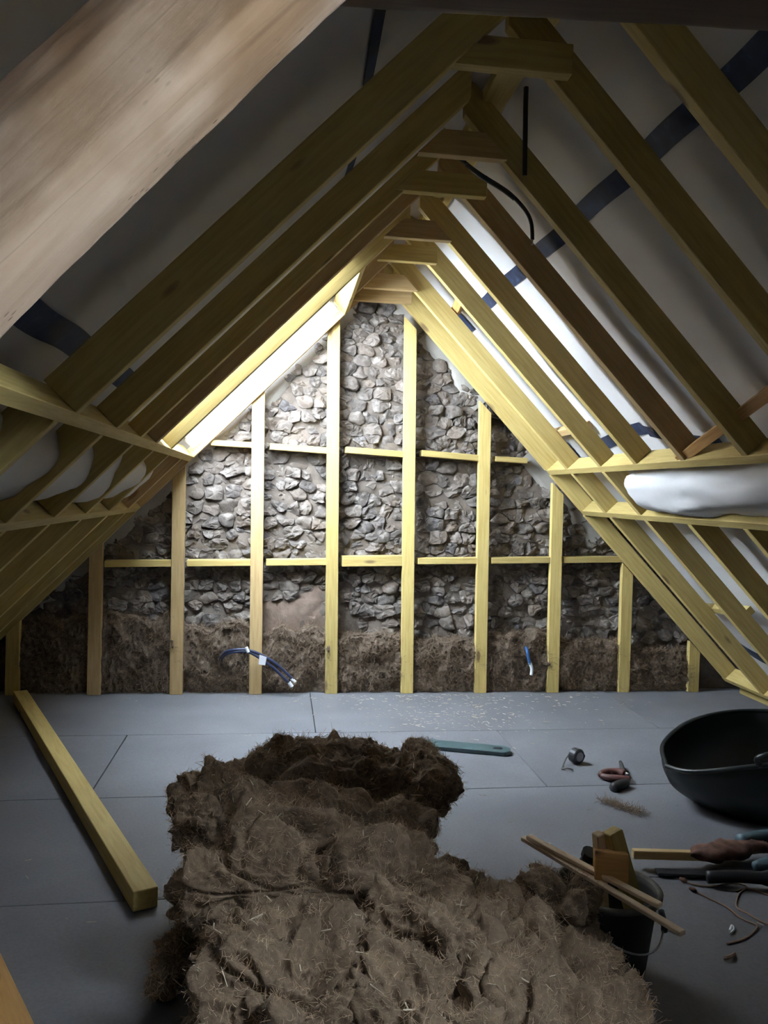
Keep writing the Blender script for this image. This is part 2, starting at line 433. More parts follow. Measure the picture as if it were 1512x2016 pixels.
ceil_r = put('ceiling_right', membrane(1, [RW]), 'membrane', kind='structure', smooth=True,
             label='white roofing membrane lining the slope opposite the wide roof window')
def tape(side, d0, d1, y0, y1, parent, drift=0.0, n=None, lift=0.006):
    n = n or max(4, int((y1 - y0) / 0.06))
    w = 0.003
    def f(u, v):
        y = y0 + (y1 - y0) * u; d = d0 + (d1 - d0) * v + drift * (u - 0.5) + w * math.sin(y * 9)
        return roof(side, d, y, OFF + sag(side, y, d) - lift)
    return put('tape_strip', grid_mesh(f, n, 4), 'tape', parent, smooth=True, label='dark blue sealing tape')
tape(1, 0.395, 0.455, 0.8, 5.40, ceil_r)
tape(1, 1.19, 1.25, 4.45, 5.30, ceil_r, drift=0.05)
tape(1, 1.225, 1.285, 3.75, 4.46, ceil_r, drift=-0.09)
tape(1, 1.20, 1.30, 5.72, 5.80, ceil_r, lift=0.012)
tape(1, 0.375, 0.48, 5.62, 5.80, ceil_r, lift=0.012)
tape(1, 1.645, 1.705, 3.2, 5.3, ceil_r)
tape(1, 1.72, 1.86, 5.74, 5.84, ceil_r)
tape(1, 2.61, 2.68, 5.50, 5.78, ceil_r, drift=-0.03)
tape(1, 0.745, 0.78, 3.46, 3.58, ceil_r)
tape(-1, 1.155, 1.22, 0.9, 3.95, ceil_l)
tape(-1, 0.295, 0.33, 0.9, 3.95, ceil_l)

# gable wall: lime mortar backing with flint stones set in it
WALL_B = 0.145                                     # mortar face behind the stud faces
def wall_pt(x, z, d=0.0): return Vector((x, yg(x) + WALL_B - d, z))
def backing(u, v):
    x = -3.0 + 7.4 * u; z = -0.05 + 3.6 * v
    return wall_pt(x, z, 0.014 + 0.016 * fbm(Vector((x * 9, z * 11, 1.0)), 4))
wall = put('wall_back', grid_mesh(backing, 330, 170), 'mortar', kind='structure', smooth=True,
           label='rubble flint gable wall set in lime mortar')
def inside(x, z, m=0.0): return z < ZT + OFF * LN - S * abs(x - XC) - m * LN
# old plaster left along the slopes
def plaster_strip(side, d0, d1, wid):
    def f(u, v):
        d = d0 + (d1 - d0) * u
        e = wid * (0.75 + 0.5 * fbm(Vector((d * 3.1, side * 4.0, 0)), 3))
        off = 0.20 - (0.20 + e) * v
        p = roof(side, d, 0, off)
        return wall_pt(p.x, p.z, 0.055 * math.sin(math.pi * min(1, v * 1.02)) ** 0.4 + 0.01 * fbm(Vector((p.x * 6, p.z * 6, 2)), 3) if v < 0.985 else -0.02)
    put('plaster_band', grid_mesh(f, 70, 12), 'plaster', wall, smooth=True, label='pale smooth plaster edge')
plaster_strip(-1, 0.2, 2.3, 0.11); plaster_strip(1, 0.05, 0.80, 0.13); plaster_strip(1, 1.15, 1.75, 0.13)
# stones by relaxed cells
def clip(poly, p, q):
    mx, mz = (p[0] + q[0]) / 2, (p[1] + q[1]) / 2; nx, nz = q[0] - p[0], q[1] - p[1]
    out = []
    for i in range(len(poly)):
        a, b = poly[i], poly[(i + 1) % len(poly)]
        da = (a[0] - mx) * nx + (a[1] - mz) * nz; db = (b[0] - mx) * nx + (b[1] - mz) * nz
        if da <= 0: out.append(a)
        if da * db < 0:
            t = da / (da - db); out.append((a[0] + (b[0] - a[0]) * t, a[1] + (b[1] - a[1]) * t))
    return out
rs = random.Random(11)
AN = 1.45
seeds = []
z = 0.28
while z < 3.15:
    hgt = rs.uniform(0.058, 0.105); x = -2.3 + rs.uniform(0, 0.1)
    while x < 3.7:
        w = rs.choice([0.07, 0.09, 0.10, 0.12, 0.13, 0.16]) * rs.uniform(0.85, 1.15)
        xx = x + w / 2; zz = z + hgt / 2
        if inside(xx, zz, 0.02): seeds.append((xx + rs.uniform(-.02, .02), (zz + rs.uniform(-.025, .025)) * AN))
        x += w
    z += hgt
stones = []
for i, p in enumerate(seeds):
    near = sorted((q for q in seeds if q is not p and abs(q[0] - p[0]) < 0.42 and abs(q[1] - p[1]) < 0.42), key=lambda q: (q[0] - p[0]) ** 2 + (q[1] - p[1]) ** 2)[:18]
    poly = [(p[0] - .16, p[1] - .16), (p[0] + .16, p[1] - .16), (p[0] + .16, p[1] + .16), (p[0] - .16, p[1] + .16)]
    for q in near: poly = clip(poly, p, q)
    poly = [(a, b / AN) for a, b in poly]
    if len(poly) < 3: continue
    cx = sum(a for a, b in poly) / len(poly); cz = sum(b for a, b in poly) / len(poly)
    if -0.14 < cx < 0.36 and 0.40 < cz < 0.74 and cz < 0.62 + 0.25 * (cx + 0.1): continue      # earth patch
    if 0.42 < cx < 0.62 and 0.40 < cz < 0.60: continue
    ar = abs(sum(poly[k][0] * poly[(k + 1) % len(poly)][1] - poly[(k + 1) % len(poly)][0] * poly[k][1] for k in range(len(poly)))) / 2
    stones.append((cx, cz, poly, ar))
def stone_geo(cx, cz, poly, rnd, N=16):
    # resample outline, shrink for the joint, rough it up, build rings to a domed face
    pts = []
    per = [math.dist(poly[k], poly[(k + 1) % len(poly)]) for k in range(len(poly))]; tot = sum(per)
    for k in range(N):
        s_ = tot * k / N; j = 0
        while s_ > per[j] and j < len(per) - 1: s_ -= per[j]; j += 1
        a, b = poly[j], poly[(j + 1) % len(poly)]; t = s_ / max(per[j], 1e-6)
        pts.append((a[0] + (b[0] - a[0]) * t, a[1] + (b[1] - a[1]) * t))
    sm = [((pts[k - 1][0] + 5 * pts[k][0] + pts[(k + 1) % N][0]) / 7, (pts[k - 1][1] + 5 * pts[k][1] + pts[(k + 1) % N][1]) / 7) for k in range(N)]
    ph = rnd.uniform(0, 50); dep = rnd.uniform(0.016, 0.055)
    gap = rnd.uniform(0.95, 1.10)
    planes = [(rnd.gauss(0, .35), rnd.gauss(-0.12, .4), rnd.uniform(0.0, 0.012)) for _ in range(3)]
    vs = []
    for ri, (sc_, dd) in enumerate(((1.0, -0.03), (0.98, dep * 0.70), (0.86, dep * 1.0), (0.45, dep * 1.02))):
        for k, (x, z_) in enumerate(sm):
            dx, dz = (x - cx), (z_ - cz)
            r = gap * sc_ * (1 + 0.30 * noise.noise(Vector((x * 26, z_ * 26, ph))))
            d = dd
            if ri:
                d = min([dd + 0.004] + [dep + o_ + dx * sc_ * px_ + dz * sc_ * pz_ for px_, pz_, o_ in planes]) + 0.014 * noise.noise(Vector((x * sc_ * 40, z_ * sc_ * 40, ph + ri * 3)))
            vs.append((dx * r, -d, dz * r))
    vs.append((0, -dep * rnd.uniform(0.8, 1.1), 0))
    fs = []
    for ri in range(3):
        for k in range(N):
            k2 = (k + 1) % N
            fs.append((ri * N + k, ri * N + k2, (ri + 1) * N + k2, (ri + 1) * N + k))
    for k in range(N): fs.append((3 * N + k, 3 * N + (k + 1) % N, 4 * N))
    return vs, fs
def vis_score(s):
    cx, cz, poly, ar = s
    v = ar * (1.0 if cz > 0.42 else 0.02)
    if cz > ZT - S * abs(cx - XC): v *= 0.15          # behind the rafters
    k = ((cx + 1.80) / 0.55) % 1.0
    if k < 0.10 or k > 0.92: v *= 0.35               # behind a stud
    return v
stones.sort(key=vis_score, reverse=True)
rv, rf, rt = [], [], []
for i, (cx, cz, poly, ar) in enumerate(stones):
    vs, fs = stone_geo(cx, cz, poly, rs)
    o = wall_pt(cx, cz)
    if i < 300:
        me = bpy.data.meshes.new('stone'); me.from_pydata(vs, [], fs); me.update()
        put('stone', me, 'stone', wall, Matrix.Translation(o), smooth=(i % 4 == 0))
    else:
        b0 = len(rv); tone = rs.random()
        rv += [(x + o.x, y + o.y, z_ + o.z) for x, y, z_ in vs]; rf += [tuple(b0 + k for k in f) for f in fs]; rt += [tone] * len(vs)
me = bpy.data.meshes.new('stones'); me.from_pydata(rv, [], rf); me.update()
ta = me.attributes.new('tone', 'FLOAT', 'POINT'); ta.data.foreach_set('value', rt)
put('small_stones', me, 'stone', wall, smooth=False, kind='stuff', label='smaller flints and those half hidden by timbers')
def earth(u, v):
    x = -0.16 + 0.54 * u; z_ = 0.34 + (0.34 + 0.16 * u) * v
    e = math.sin(math.pi * u) ** 0.4 * math.sin(math.pi * min(1, v + 0.02)) ** 0.4 if 0 < u < 1 and 0 < v < 1 else 0
    return wall_pt(x, z_, -0.02 + 0.055 * e + 0.012 * fbm(Vector((x * 9, z_ * 9, 5)), 4))
put('earth_patch', grid_mesh(earth, 36, 30), 'earth', wall, smooth=True, label='smooth brown earth mortar patch')

# rear gable behind the camera
prism('wall_rear', [(-3.2, -0.05), (4.6, -0.05), (4.6, 3.5), (-3.2, 3.5)], frame_m(Vector((0, REAR_Y, 0)), Vector((1, 0, 0)), Vector((0, 0, 1))), 0.25, 'plaster', None, bev=0,
      kind='structure', label='plastered gable wall at the rear end')

# roof windows: reveal boards, sash, panes
def roof_window(name, label, side, y0, y1, d0, d1, npane, lip, fw=0.04, yp=None):
    w1 = empty(name, roof(side, d1, y0, 0.2), kind='structure', label=label)
    def rb(nm, a0, a1, b0, b1, o0, o1, m):
        h = o1 - o0; mwx = frame_m(roof(side, a0, b0, o0), down(side), Vector((0, 1, 0)))
        if down(side).cross(Vector((0, 1, 0))).dot(outw(side)) < 0: mwx = mwx @ Matrix.Translation((0, 0, -h))
        L = (a1 - a0) * LN
        return prism(nm, [(0, 0), (L, 0), (L, b1 - b0), (0, b1 - b0)], mwx, h, m, w1, 0.002)
    T = 0.022; DD = T / LN; fd = fw / LN
    ends = [((d0 - DD, d1 + DD, y0 - T, y0), 0.10)]
    if yp:
        mwx = frame_m(roof(side, d0 - DD, 0, 0), Vector((0, 1, 0)), outw(side)); L = (d1 - d0 + 2 * DD) * LN
        if Vector((0, 1, 0)).cross(outw(side)).dot(down(side)) < 0: mwx = mwx @ Matrix.Translation((0, 0, -L))
        prism('splayed_lining', [(yp, 0.34), (y1 + T, lip), (y1 + T, lip + 0.03), (yp + T, 0.36)], mwx, L, 'frame', w1, 0.001)
    else: ends.append(((d0 - DD, d1 + DD, y1, y1 + T), lip))
    for a, lo in (*ends, ((d0 - DD, d0, y0, y1), 0.12), ((d1, d1 + DD, y0, y1), 0.12)): rb('reveal_board', *a, lo, 0.34, 'frame')
    rb('sash', d0, d0 + fd, y0, yp or y1, 0.29, 0.33, 'frame'); rb('sash', d1 - fd, d1, y0, yp or y1, 0.29, 0.33, 'frame')
    yq = yp or y1
    ed = [y0 + (yq - y0 - fw) * k / npane for k in range(npane + 1)]
    for yy in ed: rb('sash', d0 + fd, d1 - fd, yy, yy + fw, 0.29, 0.33, 'frame')
    for a, b in zip(ed, ed[1:]):
        put('pane', grid_mesh(lambda u, v: roof(side, d0 + fd + (d1 - d0 - 2 * fd) * u, a + fw + (b - a - fw) * v, 0.31), 2, 2), 'glass', w1)
roof_window('window_1', 'wide roof window flooding the gable with daylight', -1, SW_Y0, SW_Y1, SW_D0, SW_D1, 2, 0.045, yp=SW_YP)
roof_window('added_window_2', 'small unseen roof window added in the opposite slope to light the old beam', 1, *RW, 1, 0.12)  # added out of view to light the pale old beam

# ================================================================ NEW ROOF FRAMES
STRIP = RT / LN                                     # plate thickness as horizontal distance
PL = {1: (1.303, 1.585, 2.795), -1: (1.312, 1.657, 2.80)}   # lower edges of the three plates
def slope_piece(name, side, d0, d1, y0, m, parent, o0=0.0, depth=RD, th=RT, apex=False):
    """timber running down the slope; near face at y0"""
    p0 = roof(side, d0, y0, o0)
    L = (d1 - d0) * LN
    x = down(side); y = outw(side); z = x.cross(y)
    mwx = frame_m(p0, x, y)
    if z.y < 0: mwx.translation = p0 + Vector((0, th, 0))
    top = depth / S if apex else 0                   # plumb cut at the ridge: outer edge ends at the ridge line too
    poly = [(0, 0), (L, 0), (L, depth), (-top if apex else 0, depth)]
    if apex: poly[3] = (-(depth * S) + 0.0, depth)
    return prism(name, poly, mwx, th, m, parent)
def plate(side, d1, y0, y1, parent, m='green', depth=RD, skew=True):
    d0 = d1 - STRIP
    p0 = roof(side, d0, y0); L = y1 - y0
    x = Vector((0, 1, 0)); mwx = frame_m(p0, x, outw(side))
    z = x.cross(outw(side)); th = RT
    if z.dot(down(side)) < 0: mwx = mwx @ Matrix.Translation((0, 0, -th))
    return prism('plate', [(0, 0), (L, 0), (L, depth), (0, depth)], mwx, th, m, parent)
GY = lambda side, dx: yg(XC + side * dx)
fl = empty('rafter_frame', (-2.1, 4.0, 0), label='green-tinged pine rafters and plates under the roof window slope', cat='rafter frame')
fr = empty('rafter_frame', (3.45, 4.0, 0), label='green-tinged pine rafters and plates in front of the white membrane slope', cat='rafter frame')
apexd = 0.004
UPL = [(2.53, 'green', .130), (3.14, 'green', .105), (3.66, 'green', .078), (4.10, 'tan', .1), (4.655, 'green', .1), (5.85, 'tan', .07)]
for y, m, dp in UPL: slope_piece('rafter', -1, apexd, PL[-1][0] - STRIP, y, m, fl, depth=dp, apex=True)
slope_piece('rafter', -1, apexd, 0.24, 5.34, 'tan', fl, apex=True)
# trimmer above the roof window carrying the cut rafter
mwx = frame_m(roof(-1, 0.24, 4.70), Vector((0, 1, 0)), outw(-1))
prism('trimmer', [(0, 0), (1.15, 0), (1.15, RD), (0, RD)], mwx if Vector((0, 1, 0)).cross(outw(-1)).dot(down(-1)) > 0 else mwx @ Matrix.Translation((0, 0, -RT)), RT, 'green', fl)
UPR = [2.17, 2.64, 3.28, 3.83, 4.38, 4.90, 5.50, 5.95]
for i, y in enumerate(UPR): slope_piece('rafter', 1, apexd, PL[1][0] - STRIP, y, 'tan' if i == 3 else 'green', fr, apex=True)
plate(-1, PL[-1][0], 0.9, 5.86, fl); plate(1, PL[1][0], 0.9, 5.97, fr)
plate(-1, PL[-1][1], 0.9, 5.84, fl); plate(1, PL[1][1], 0.9, 5.99, fr)
plate(-1, PL[-1][2], 0.9, 5.78, fl); plate(1, PL[1][2], 0.9, 6.03, fr)
for y in (2.43, 3.03, 3.65, 4.22, 4.78, 5.36, 5.84): slope_piece('short_rafter', -1, PL[-1][0], PL[-1][1] - STRIP, y, 'green' if y < 5 else 'tan', fl)
for y in (4.92, 5.48, 5.95): slope_piece('short_rafter', 1, PL[1][0], PL[1][1] - STRIP, y, 'green', fr)
for y in (2.55, 3.10, 3.68, 4.25, 4.87, 5.42, 5.82): slope_piece('lower_rafter', -1, PL[-1][1], PL[-1][2] - STRIP, y, 'green', fl)
for y in (3.20, 3.78, 4.35, 4.90, 5.46, 5.97): slope_piece('lower_rafter', 1, PL[1][1], PL[1][2] - STRIP, y, 'green', fr)
# bearers on the floor carrying the sole plates
for side, par in ((-1, fl), (1, fr)):
    p = roof(side, PL[side][2], 0)
    zt_ = p.z + 0.01
    bar('bearer', (p.x + side * 0.13, 0.9, zt_ / 2), (p.x + side * 0.13, 6.0, zt_ / 2), 0.05, zt_, (1, 0, 0), 'green', par)

# collar ties across the rafter pairs, each one a thing
ordn = ['nearest', 'second', 'third', 'fourth', 'fifth', 'sixth']
WIDE = {2.60: 'wide collar tie nearest the dark oak beam, square cut at one end', 3.70: 'wide square-ended collar tie just above the hanging black cables',
        4.80: 'wide knotty collar tie two frames in front of the flint gable', 5.84: 'wide collar tie at the very top of the flint gable studs'}
for y, lab in WIDE.items():
    a, b = (0.45, 0.866) if y < 4.5 or y > 5.5 else (0.50, 0.85)
    lo = 2.79; h = 0.095
    cut = h / S
    poly = [(a, lo), (b, lo), (b, lo + h), (a + cut * 0.95, lo + h)]
    xm = (a + b) / 2
    prism('collar_tie', [(px - xm, pz - lo) for px, pz in poly], frame_m(Vector((xm, y, lo)), Vector((1, 0, 0)), Vector((0, 0, 1))), RT, 'green' if y < 5 else 'tan', None,
          label=lab, cat='collar tie', group='collar ties under the ridge')
TRAP = {3.26: 'narrow trapezoid collar tie beside the top of the curved black cable', 4.35: 'narrow trapezoid collar tie halfway along the ridge',
        5.46: 'narrow trapezoid collar tie closest to the flint gable'}
for y, lab in TRAP.items():
    lo = 2.80; h = 0.10; hw = (ZT - lo) / S + 0.01
    poly = [(-hw, 0), (hw, 0), (hw - h / S, h), (-hw + h / S, h)]
    prism('collar_tie', poly, frame_m(Vector((XC, y + RT, lo)), Vector((1, 0, 0)), Vector((0, 0, 1))), RT, 'tan', None,
          label=lab, cat='collar tie', group='collar ties under the ridge')
# ridge board resting above the rafters
rbm = frame_m(Vector((0.745, 1.7, 3.03)), Vector((0, 1, 0)), Vector((1, 0, 0)))
prism('ridge_board', [(0, 0), (4.25, 0), (4.25, 0.115), (2.9, 0.10), (2.2, 0.118), (1.6, 0.10), (0.9, 0.115), (0, 0.11)], rbm @ Matrix.Translation((0, 0, -0.05)), 0.05, 'green', None,
      label='waney-edged pine board running along the ridge above the collar ties', cat='board')

# ================================================================ GABLE STUD WALL
sw = empty('stud_wall', (0.6, yg(0.6), 0), label='pine stud frame with two rows of noggins before the flint gable', cat='stud wall')
edge_px = [8, 170, 333, 490, 640, 790, 935, 1078, 1218, 1355]
base_y = [1375, 1372, 1370, 1370, 1370, 1367, 1366, 1365, 1363, 1362]
SWID = 0.088
sx = []
for px, py in zip(edge_px, base_y):
    d = ray(px, py); x = d.x / d.y * 5.9
    for _ in range(4): x = d.x / d.y * yg(x)
    sx.append(x + SWID / 2)
for i, x in enumerate(sx):
    top = ZT - S * abs(x - XC)
    lean = -0.010 * top
    y = yg(x) + 0.004
    a, b = x - SWID / 2, x + SWID / 2
    za, zb = ZT - S * abs(a - XC) + 0.0, ZT - S * abs(b - XC) + 0.0
    cap = 2.79
    za, zb = min(za, cap), min(zb, cap)
    m = 'tan' if i in (1, 2, 3) else 'green'
    mwx = frame_m(Vector((x, y, 0)), Vector((lean, 0, 1)), Vector((-1, 0, 0)))
    prism('stud', [(0, -SWID / 2), (zb, -SWID / 2), (za, SWID / 2), (0, SWID / 2)], mwx @ Matrix.Translation((0, 0, -RT if frame_m(Vector(), Vector((0, 0, 1)), Vector((-1, 0, 0))).col[2].y < 0 else 0)), RT, m, sw)
def nog(x0, x1, z0, z1, h=0.045, dep=0.09, m='green'):
    y0, y1 = yg(x0) + 0.012 + dep / 2, yg(x1) + 0.012 + dep / 2
    bar('noggin', (x0, y0, z0), (x1, y1, z1), dep, h, (0, 1, 0), m, sw)
for i in range(9):
    a, b = sx[i] + SWID / 2, sx[i + 1] - SWID / 2
    if 1 <= i <= 7:
        zz = lambda x: 0.945 + 0.03 * (x - 0.33)
        if i == 4: nog(a, b, zz(a) + 0.004, zz(b) + 0.004, 0.075)
        else: nog(a, b, zz(a), zz(b))
    if 3 <= i <= 5: nog(a, b, 1.752, 1.748 - 0.003 * i)
nog(-0.50, sx[3] - SWID / 2, 1.76, 1.755, 0.04); nog(sx[6] + SWID / 2, 1.80, 1.735, 1.73, 0.04)

# ================================================================ OLD TIMBERS NEAR THE CAMERA
ax0, ax1 = Vector((-1.0, 1.15, 1.096)), Vector((0.50, 1.15, 2.731))
d = (ax1 - ax0); L = d.length; dn = d.normalized(); nrm = Vector((-dn.z, 0, dn.x)); yv = Vector((0, 1, 0))
def oldbeam(u, v):
    s = L * v; a = 2 * math.pi * u
    hx, hy = 0.090 + 0.007 * math.sin(v * 5 + 1), 0.10
    ca, sa = math.cos(a), math.sin(a)
    p = 0.6
    cxx = math.copysign(abs(ca) ** p, ca) * hx; cyy = math.copysign(abs(sa) ** p, sa) * hy
    k = 1 + 0.07 * fbm(Vector((s * 1.6, ca * 1.2, sa * 1.2)), 4) + 0.02 * fbm(Vector((s * 9, ca * 4, sa * 4)), 3)
    sagk = 0.012 * math.sin(v * math.pi)
    return Vector((s, cxx * k + sagk, cyy * k))
mwx = frame_m(ax0, dn, nrm)
put('old_oak_beam', grid_mesh(oldbeam, 96, 120, True), 'oldbeam', None, mwx, True, label='pale cleaned oak principal rafter crossing the upper corner', cat='beam')
bt = frame_m(Vector((-0.02, 1.27, 2.205)), Vector((1, 0, 0.045)), Vector((0, 1, 0)))
def tie(u, v):
    s = 1.22 * v; a = 2 * math.pi * u; ca, sa = math.cos(a), math.sin(a); p = 0.3
    k = 1 + 0.05 * fbm(Vector((s * 2.5, ca, sa)), 4)
    return Vector((s, math.copysign(abs(ca) ** p, ca) * 0.06 * k, 0.08 + math.copysign(abs(sa) ** p, sa) * 0.08 * k))
put('oak_collar_beam', grid_mesh(tie, 48, 60, True), 'darkbeam', None, bt, True, label='dark brown oak collar beam running along the top edge', cat='beam')

# membrane-wrapped old purlins bulging between the plates
def purlin(side, dmid, off, rad, y0, y1, rough, label, parent):
    def f(u, v):
        y = y1 + (y0 - y1) * v; a = 2 * math.pi * u
        endr = min(1, (v * (y1 - y0) / 0.28)) ** 0.45 if v > 0 else 0.0
        r = rad * endr * (1 + rough * fbm(Vector((y * 1.7, math.cos(a) * 1.1 + 7 * side, math.sin(a) * 1.1)), 4) + 0.05 * math.sin(a * 3 + y * 7))
        c = roof(side, dmid, y, off + 0.012 * math.sin(y * 2.3))
        return c + down(side) * (math.cos(a) * r * 1.0) + outw(side) * (math.sin(a) * r * 0.75)
    me = grid_mesh(f, 48, 90, True)
    return put('wrapped_purlin', me, 'membrane', parent, None, True, label=label)
purlin(1, 1.445, 0.095, 0.165, 1.2, 4.95, 0.26, 'round purlin wrapped in white membrane bulging below the upper plate, on the brighter slope', ceil_r)
purlin(-1, 1.50, 0.16, 0.185, 1.2, 5.35, 0.14, 'old purlin wrapped in grey-white membrane behind the short rafters', ceil_l)

# packing blocks between the membrane and the rafters
def block(p0, p1, w, h, m, label):
    bar('packing_block', p0, p1, w, h, outw(1), m, None, label=label, cat='wood block', group='packing blocks behind the rafters')
block(roof(1, 1.12, 5.86, .145), roof(1, 1.12, 5.02, .145), 0.05, 0.05, 'tan', 'tan packing block bridging the far rafters above the blue-taped corner')
block(roof(1, 0.36, 5.60, .15), roof(1, 0.33, 5.22, .15), 0.05, 0.06, 'orange', 'orange packing block high up beside the last ridge collar')
block(roof(1, 1.275, 3.92, .03), roof(1, 1.10, 2.90, .15), 0.05, 0.05, 'orange', 'orange wood strut standing slanted on the upper plate')
block(roof(1, 2.30, 5.72, .145), roof(1, 2.22, 4.95, .145), 0.05, 0.05, 'green', 'pale packing block low behind the lower rafters')

# ================================================================ INSULATION BETWEEN THE STUDS
ri = random.Random(5)
bays = [('the dark leftmost bay', 0.50), ('the second bay from the left', 0.52), ('the third bay from the left', 0.46), ('the bay below the brown earth patch', 0.44),
        ('the middle bay under the doubled noggin', 0.40), ('the fourth bay from the right', 0.37), ('the bay with the short blue cable stub', 0.42), ('the second bay from the right', 0.37), ('the low rightmost bay by the sloping rafter', 0.34)]
for i in range(9):
    a, b = sx[i] + SWID / 2 - 0.02, sx[i + 1] - SWID / 2 + 0.02
    lab, hh = bays[i]
    if i == 8: hh = 0.3
    def f(u, v, a=a, b=b, hh=hh, i=i):
        x = a + (b - a) * u
        H = hh * (1 + 0.14 * fbm(Vector((x * 5, i * 3.0, 0)), 3))
        nz = 0.045 * fbm(Vector((x * 9, v * 4, i * 2.0)), 5) + 0.018 * noise.noise(Vector((x * 40, v * 17, i))) + 0.010 * noise.noise(Vector((x * 80, v * 34, i)))
        if v < 0.75:
            t = v / 0.75; return Vector((x, yg(x) + 0.055 + nz - 0.02 * math.sin(t * 3), H * t * 1.0 + 0.004))
        t = (v - 0.75) / 0.25
        return Vector((x, yg(x) + 0.055 + nz * (1 - t) + 0.1 * t, H + 0.02 * math.sin(t * math.pi) + 0.02 * fbm(Vector((x * 12, t * 3, i)), 3)))
    me = grid_mesh(f, 84, 76)
    o = put('insulation_batt', me, 'fibre_shaded', None, None, True, label='brown hemp fibre batt stuffed in ' + lab, cat='insulation', group='fibre batts between the studs')
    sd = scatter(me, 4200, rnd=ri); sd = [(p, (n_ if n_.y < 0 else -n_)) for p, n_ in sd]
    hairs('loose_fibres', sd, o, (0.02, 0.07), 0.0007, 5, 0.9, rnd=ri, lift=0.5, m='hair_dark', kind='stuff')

# ================================================================ FIBRE HEAP
heap = empty('fibre_heap', (0.2, 2.4, 0), label='big heap of folded brown hemp fibre insulation on the grey floor', cat='insulation')
BATTS = [  # centre, half sizes, euler degrees, power
    ((0.14, 2.72, 0.13), (0.38, 0.42, 0.14), (0, 0, 4), 0.5),
    ((0.11, 3.00, 0.36), (0.43, 0.21, 0.15), (-4, -3, 5), 0.7),
    ((0.20, 3.03, 0.46), (0.28, 0.15, 0.08), (0, 5, 10), 0.85),
    ((0.10, 2.66, 0.34), (0.42, 0.15, 0.15), (4, 2, -5), 0.75),
    ((0.15, 2.32, 0.31), (0.40, 0.16, 0.17), (8, 3, 8), 0.75),
    ((0.44, 2.05, 0.27), (0.22, 0.15, 0.15), (14, 7, -14), 0.75),
    ((0.06, 1.88, 0.22), (0.21, 0.25, 0.23), (6, -4, 10), 0.7),
    ((0.36, 1.76, 0.20), (0.22, 0.26, 0.20), (6, 4, -8), 0.7),
    ((0.68, 1.95, 0.17), (0.26, 0.40, 0.19), (0, 12, -20), 0.7),
    ((0.53, 2.94, 0.37), (0.10, 0.20, 0.17), (0, 24, 8), 0.75),
    ((0.83, 2.26, 0.23), (0.11, 0.12, 0.18), (0, 10, 20), 0.85),
    ((-0.25, 2.48, 0.06), (0.08, 0.20, 0.09), (0, 0, -10), 0.85),
    ((0.58, 2.46, 0.13), (0.20, 0.30, 0.14), (0, 14, 0), 0.75),
]
from mathutils import Euler
rh = random.Random(3)
allseeds = []; allstraw = []
for bi, (c, hs_, eu, pw) in enumerate(BATTS):
    R3 = Euler([math.radians(e) for e in eu]).to_matrix(); c = Vector(c)
    def f(u, v, c=c, hs_=hs_, R3=R3, pw=pw, bi=bi):
        th = 2 * math.pi * u; ph = math.pi * (v - 0.5)
        sg = lambda q, e: math.copysign(abs(q) ** e, q)
        cp = sg(math.cos(ph), pw)
        p = Vector((hs_[0] * cp * sg(math.cos(th), pw), hs_[1] * cp * sg(math.sin(th), pw), hs_[2] * sg(math.sin(ph), pw)))
        w = R3 @ p + c
        n_ = (R3 @ Vector((p.x / hs_[0] ** 2, p.y / hs_[1] ** 2, p.z / hs_[2] ** 2))).normalized()
        k = 0.085 * fbm(w * 4.5 + Vector((bi, 0, 0)), 3) + 0.035 * noise.turbulence(w * 11, 4, False) - 0.02
        # creases between the folds
        cr = abs(noise.noise(Vector((w.x * 1.6, w.y * 2.2, w.z * 6.0)) + Vector((7.7, bi * 0.3, 1.1))))
        k -= 0.075 * max(0.0, 1 - cr / 0.08) ** 2
        cr = abs(noise.noise(Vector((w.x * 5, w.y * 5, w.z * 8)) + Vector((1.7, 4.1, bi))))
        k -= 0.038 * max(0.0, 1 - cr / 0.10) ** 2
        k += 0.016 * noise.noise(w * 38) + 0.010 * noise.noise(w * 75)
        if bi in (5, 6, 7, 8): k += 0.020 * math.sin(w.x * 34 + 5 * noise.noise(w * 4)) * max(0.0, -n_.y)
        if bi in (2, 9): k *= 0.6
        w = w + n_ * k
        w.z = max(w.z, 0.006)
        return w
    me = grid_mesh(f, 190, 120, True)
    put('folded_batt', me, 'fibre', heap, None, True)
    area = 4 * (hs_[0] * hs_[1] + hs_[0] * hs_[2] + hs_[1] * hs_[2])
    ok = lambda cc, nn: cc.z > 0.01
    sd = scatter(me, int(area * 24000), ok, rh)
    sd = [(p, n_ if (p - c).dot(n_) > 0 else -n_) for p, n_ in sd]
    # keep only seeds on the outside of the heap
    for p, n_ in sd:
        hid = False
        for bj, (c2, h2, e2, _) in enumerate(BATTS):
            if bj == bi: continue
            q = Euler([math.radians(e) for e in e2]).to_matrix().transposed() @ (p - Vector(c2))
            if (abs(q.x) / h2[0]) ** 4 + (abs(q.y) / h2[1]) ** 4 + (abs(q.z) / h2[2]) ** 4 < 0.6: hid = True; break
        if not hid: allseeds.append((p, n_))
hairs('loose_fibres', allseeds, heap, (0.012, 0.045), 0.00045, 6, 1.0, rnd=rh, lift=0.22, flow=True, kind='stuff')
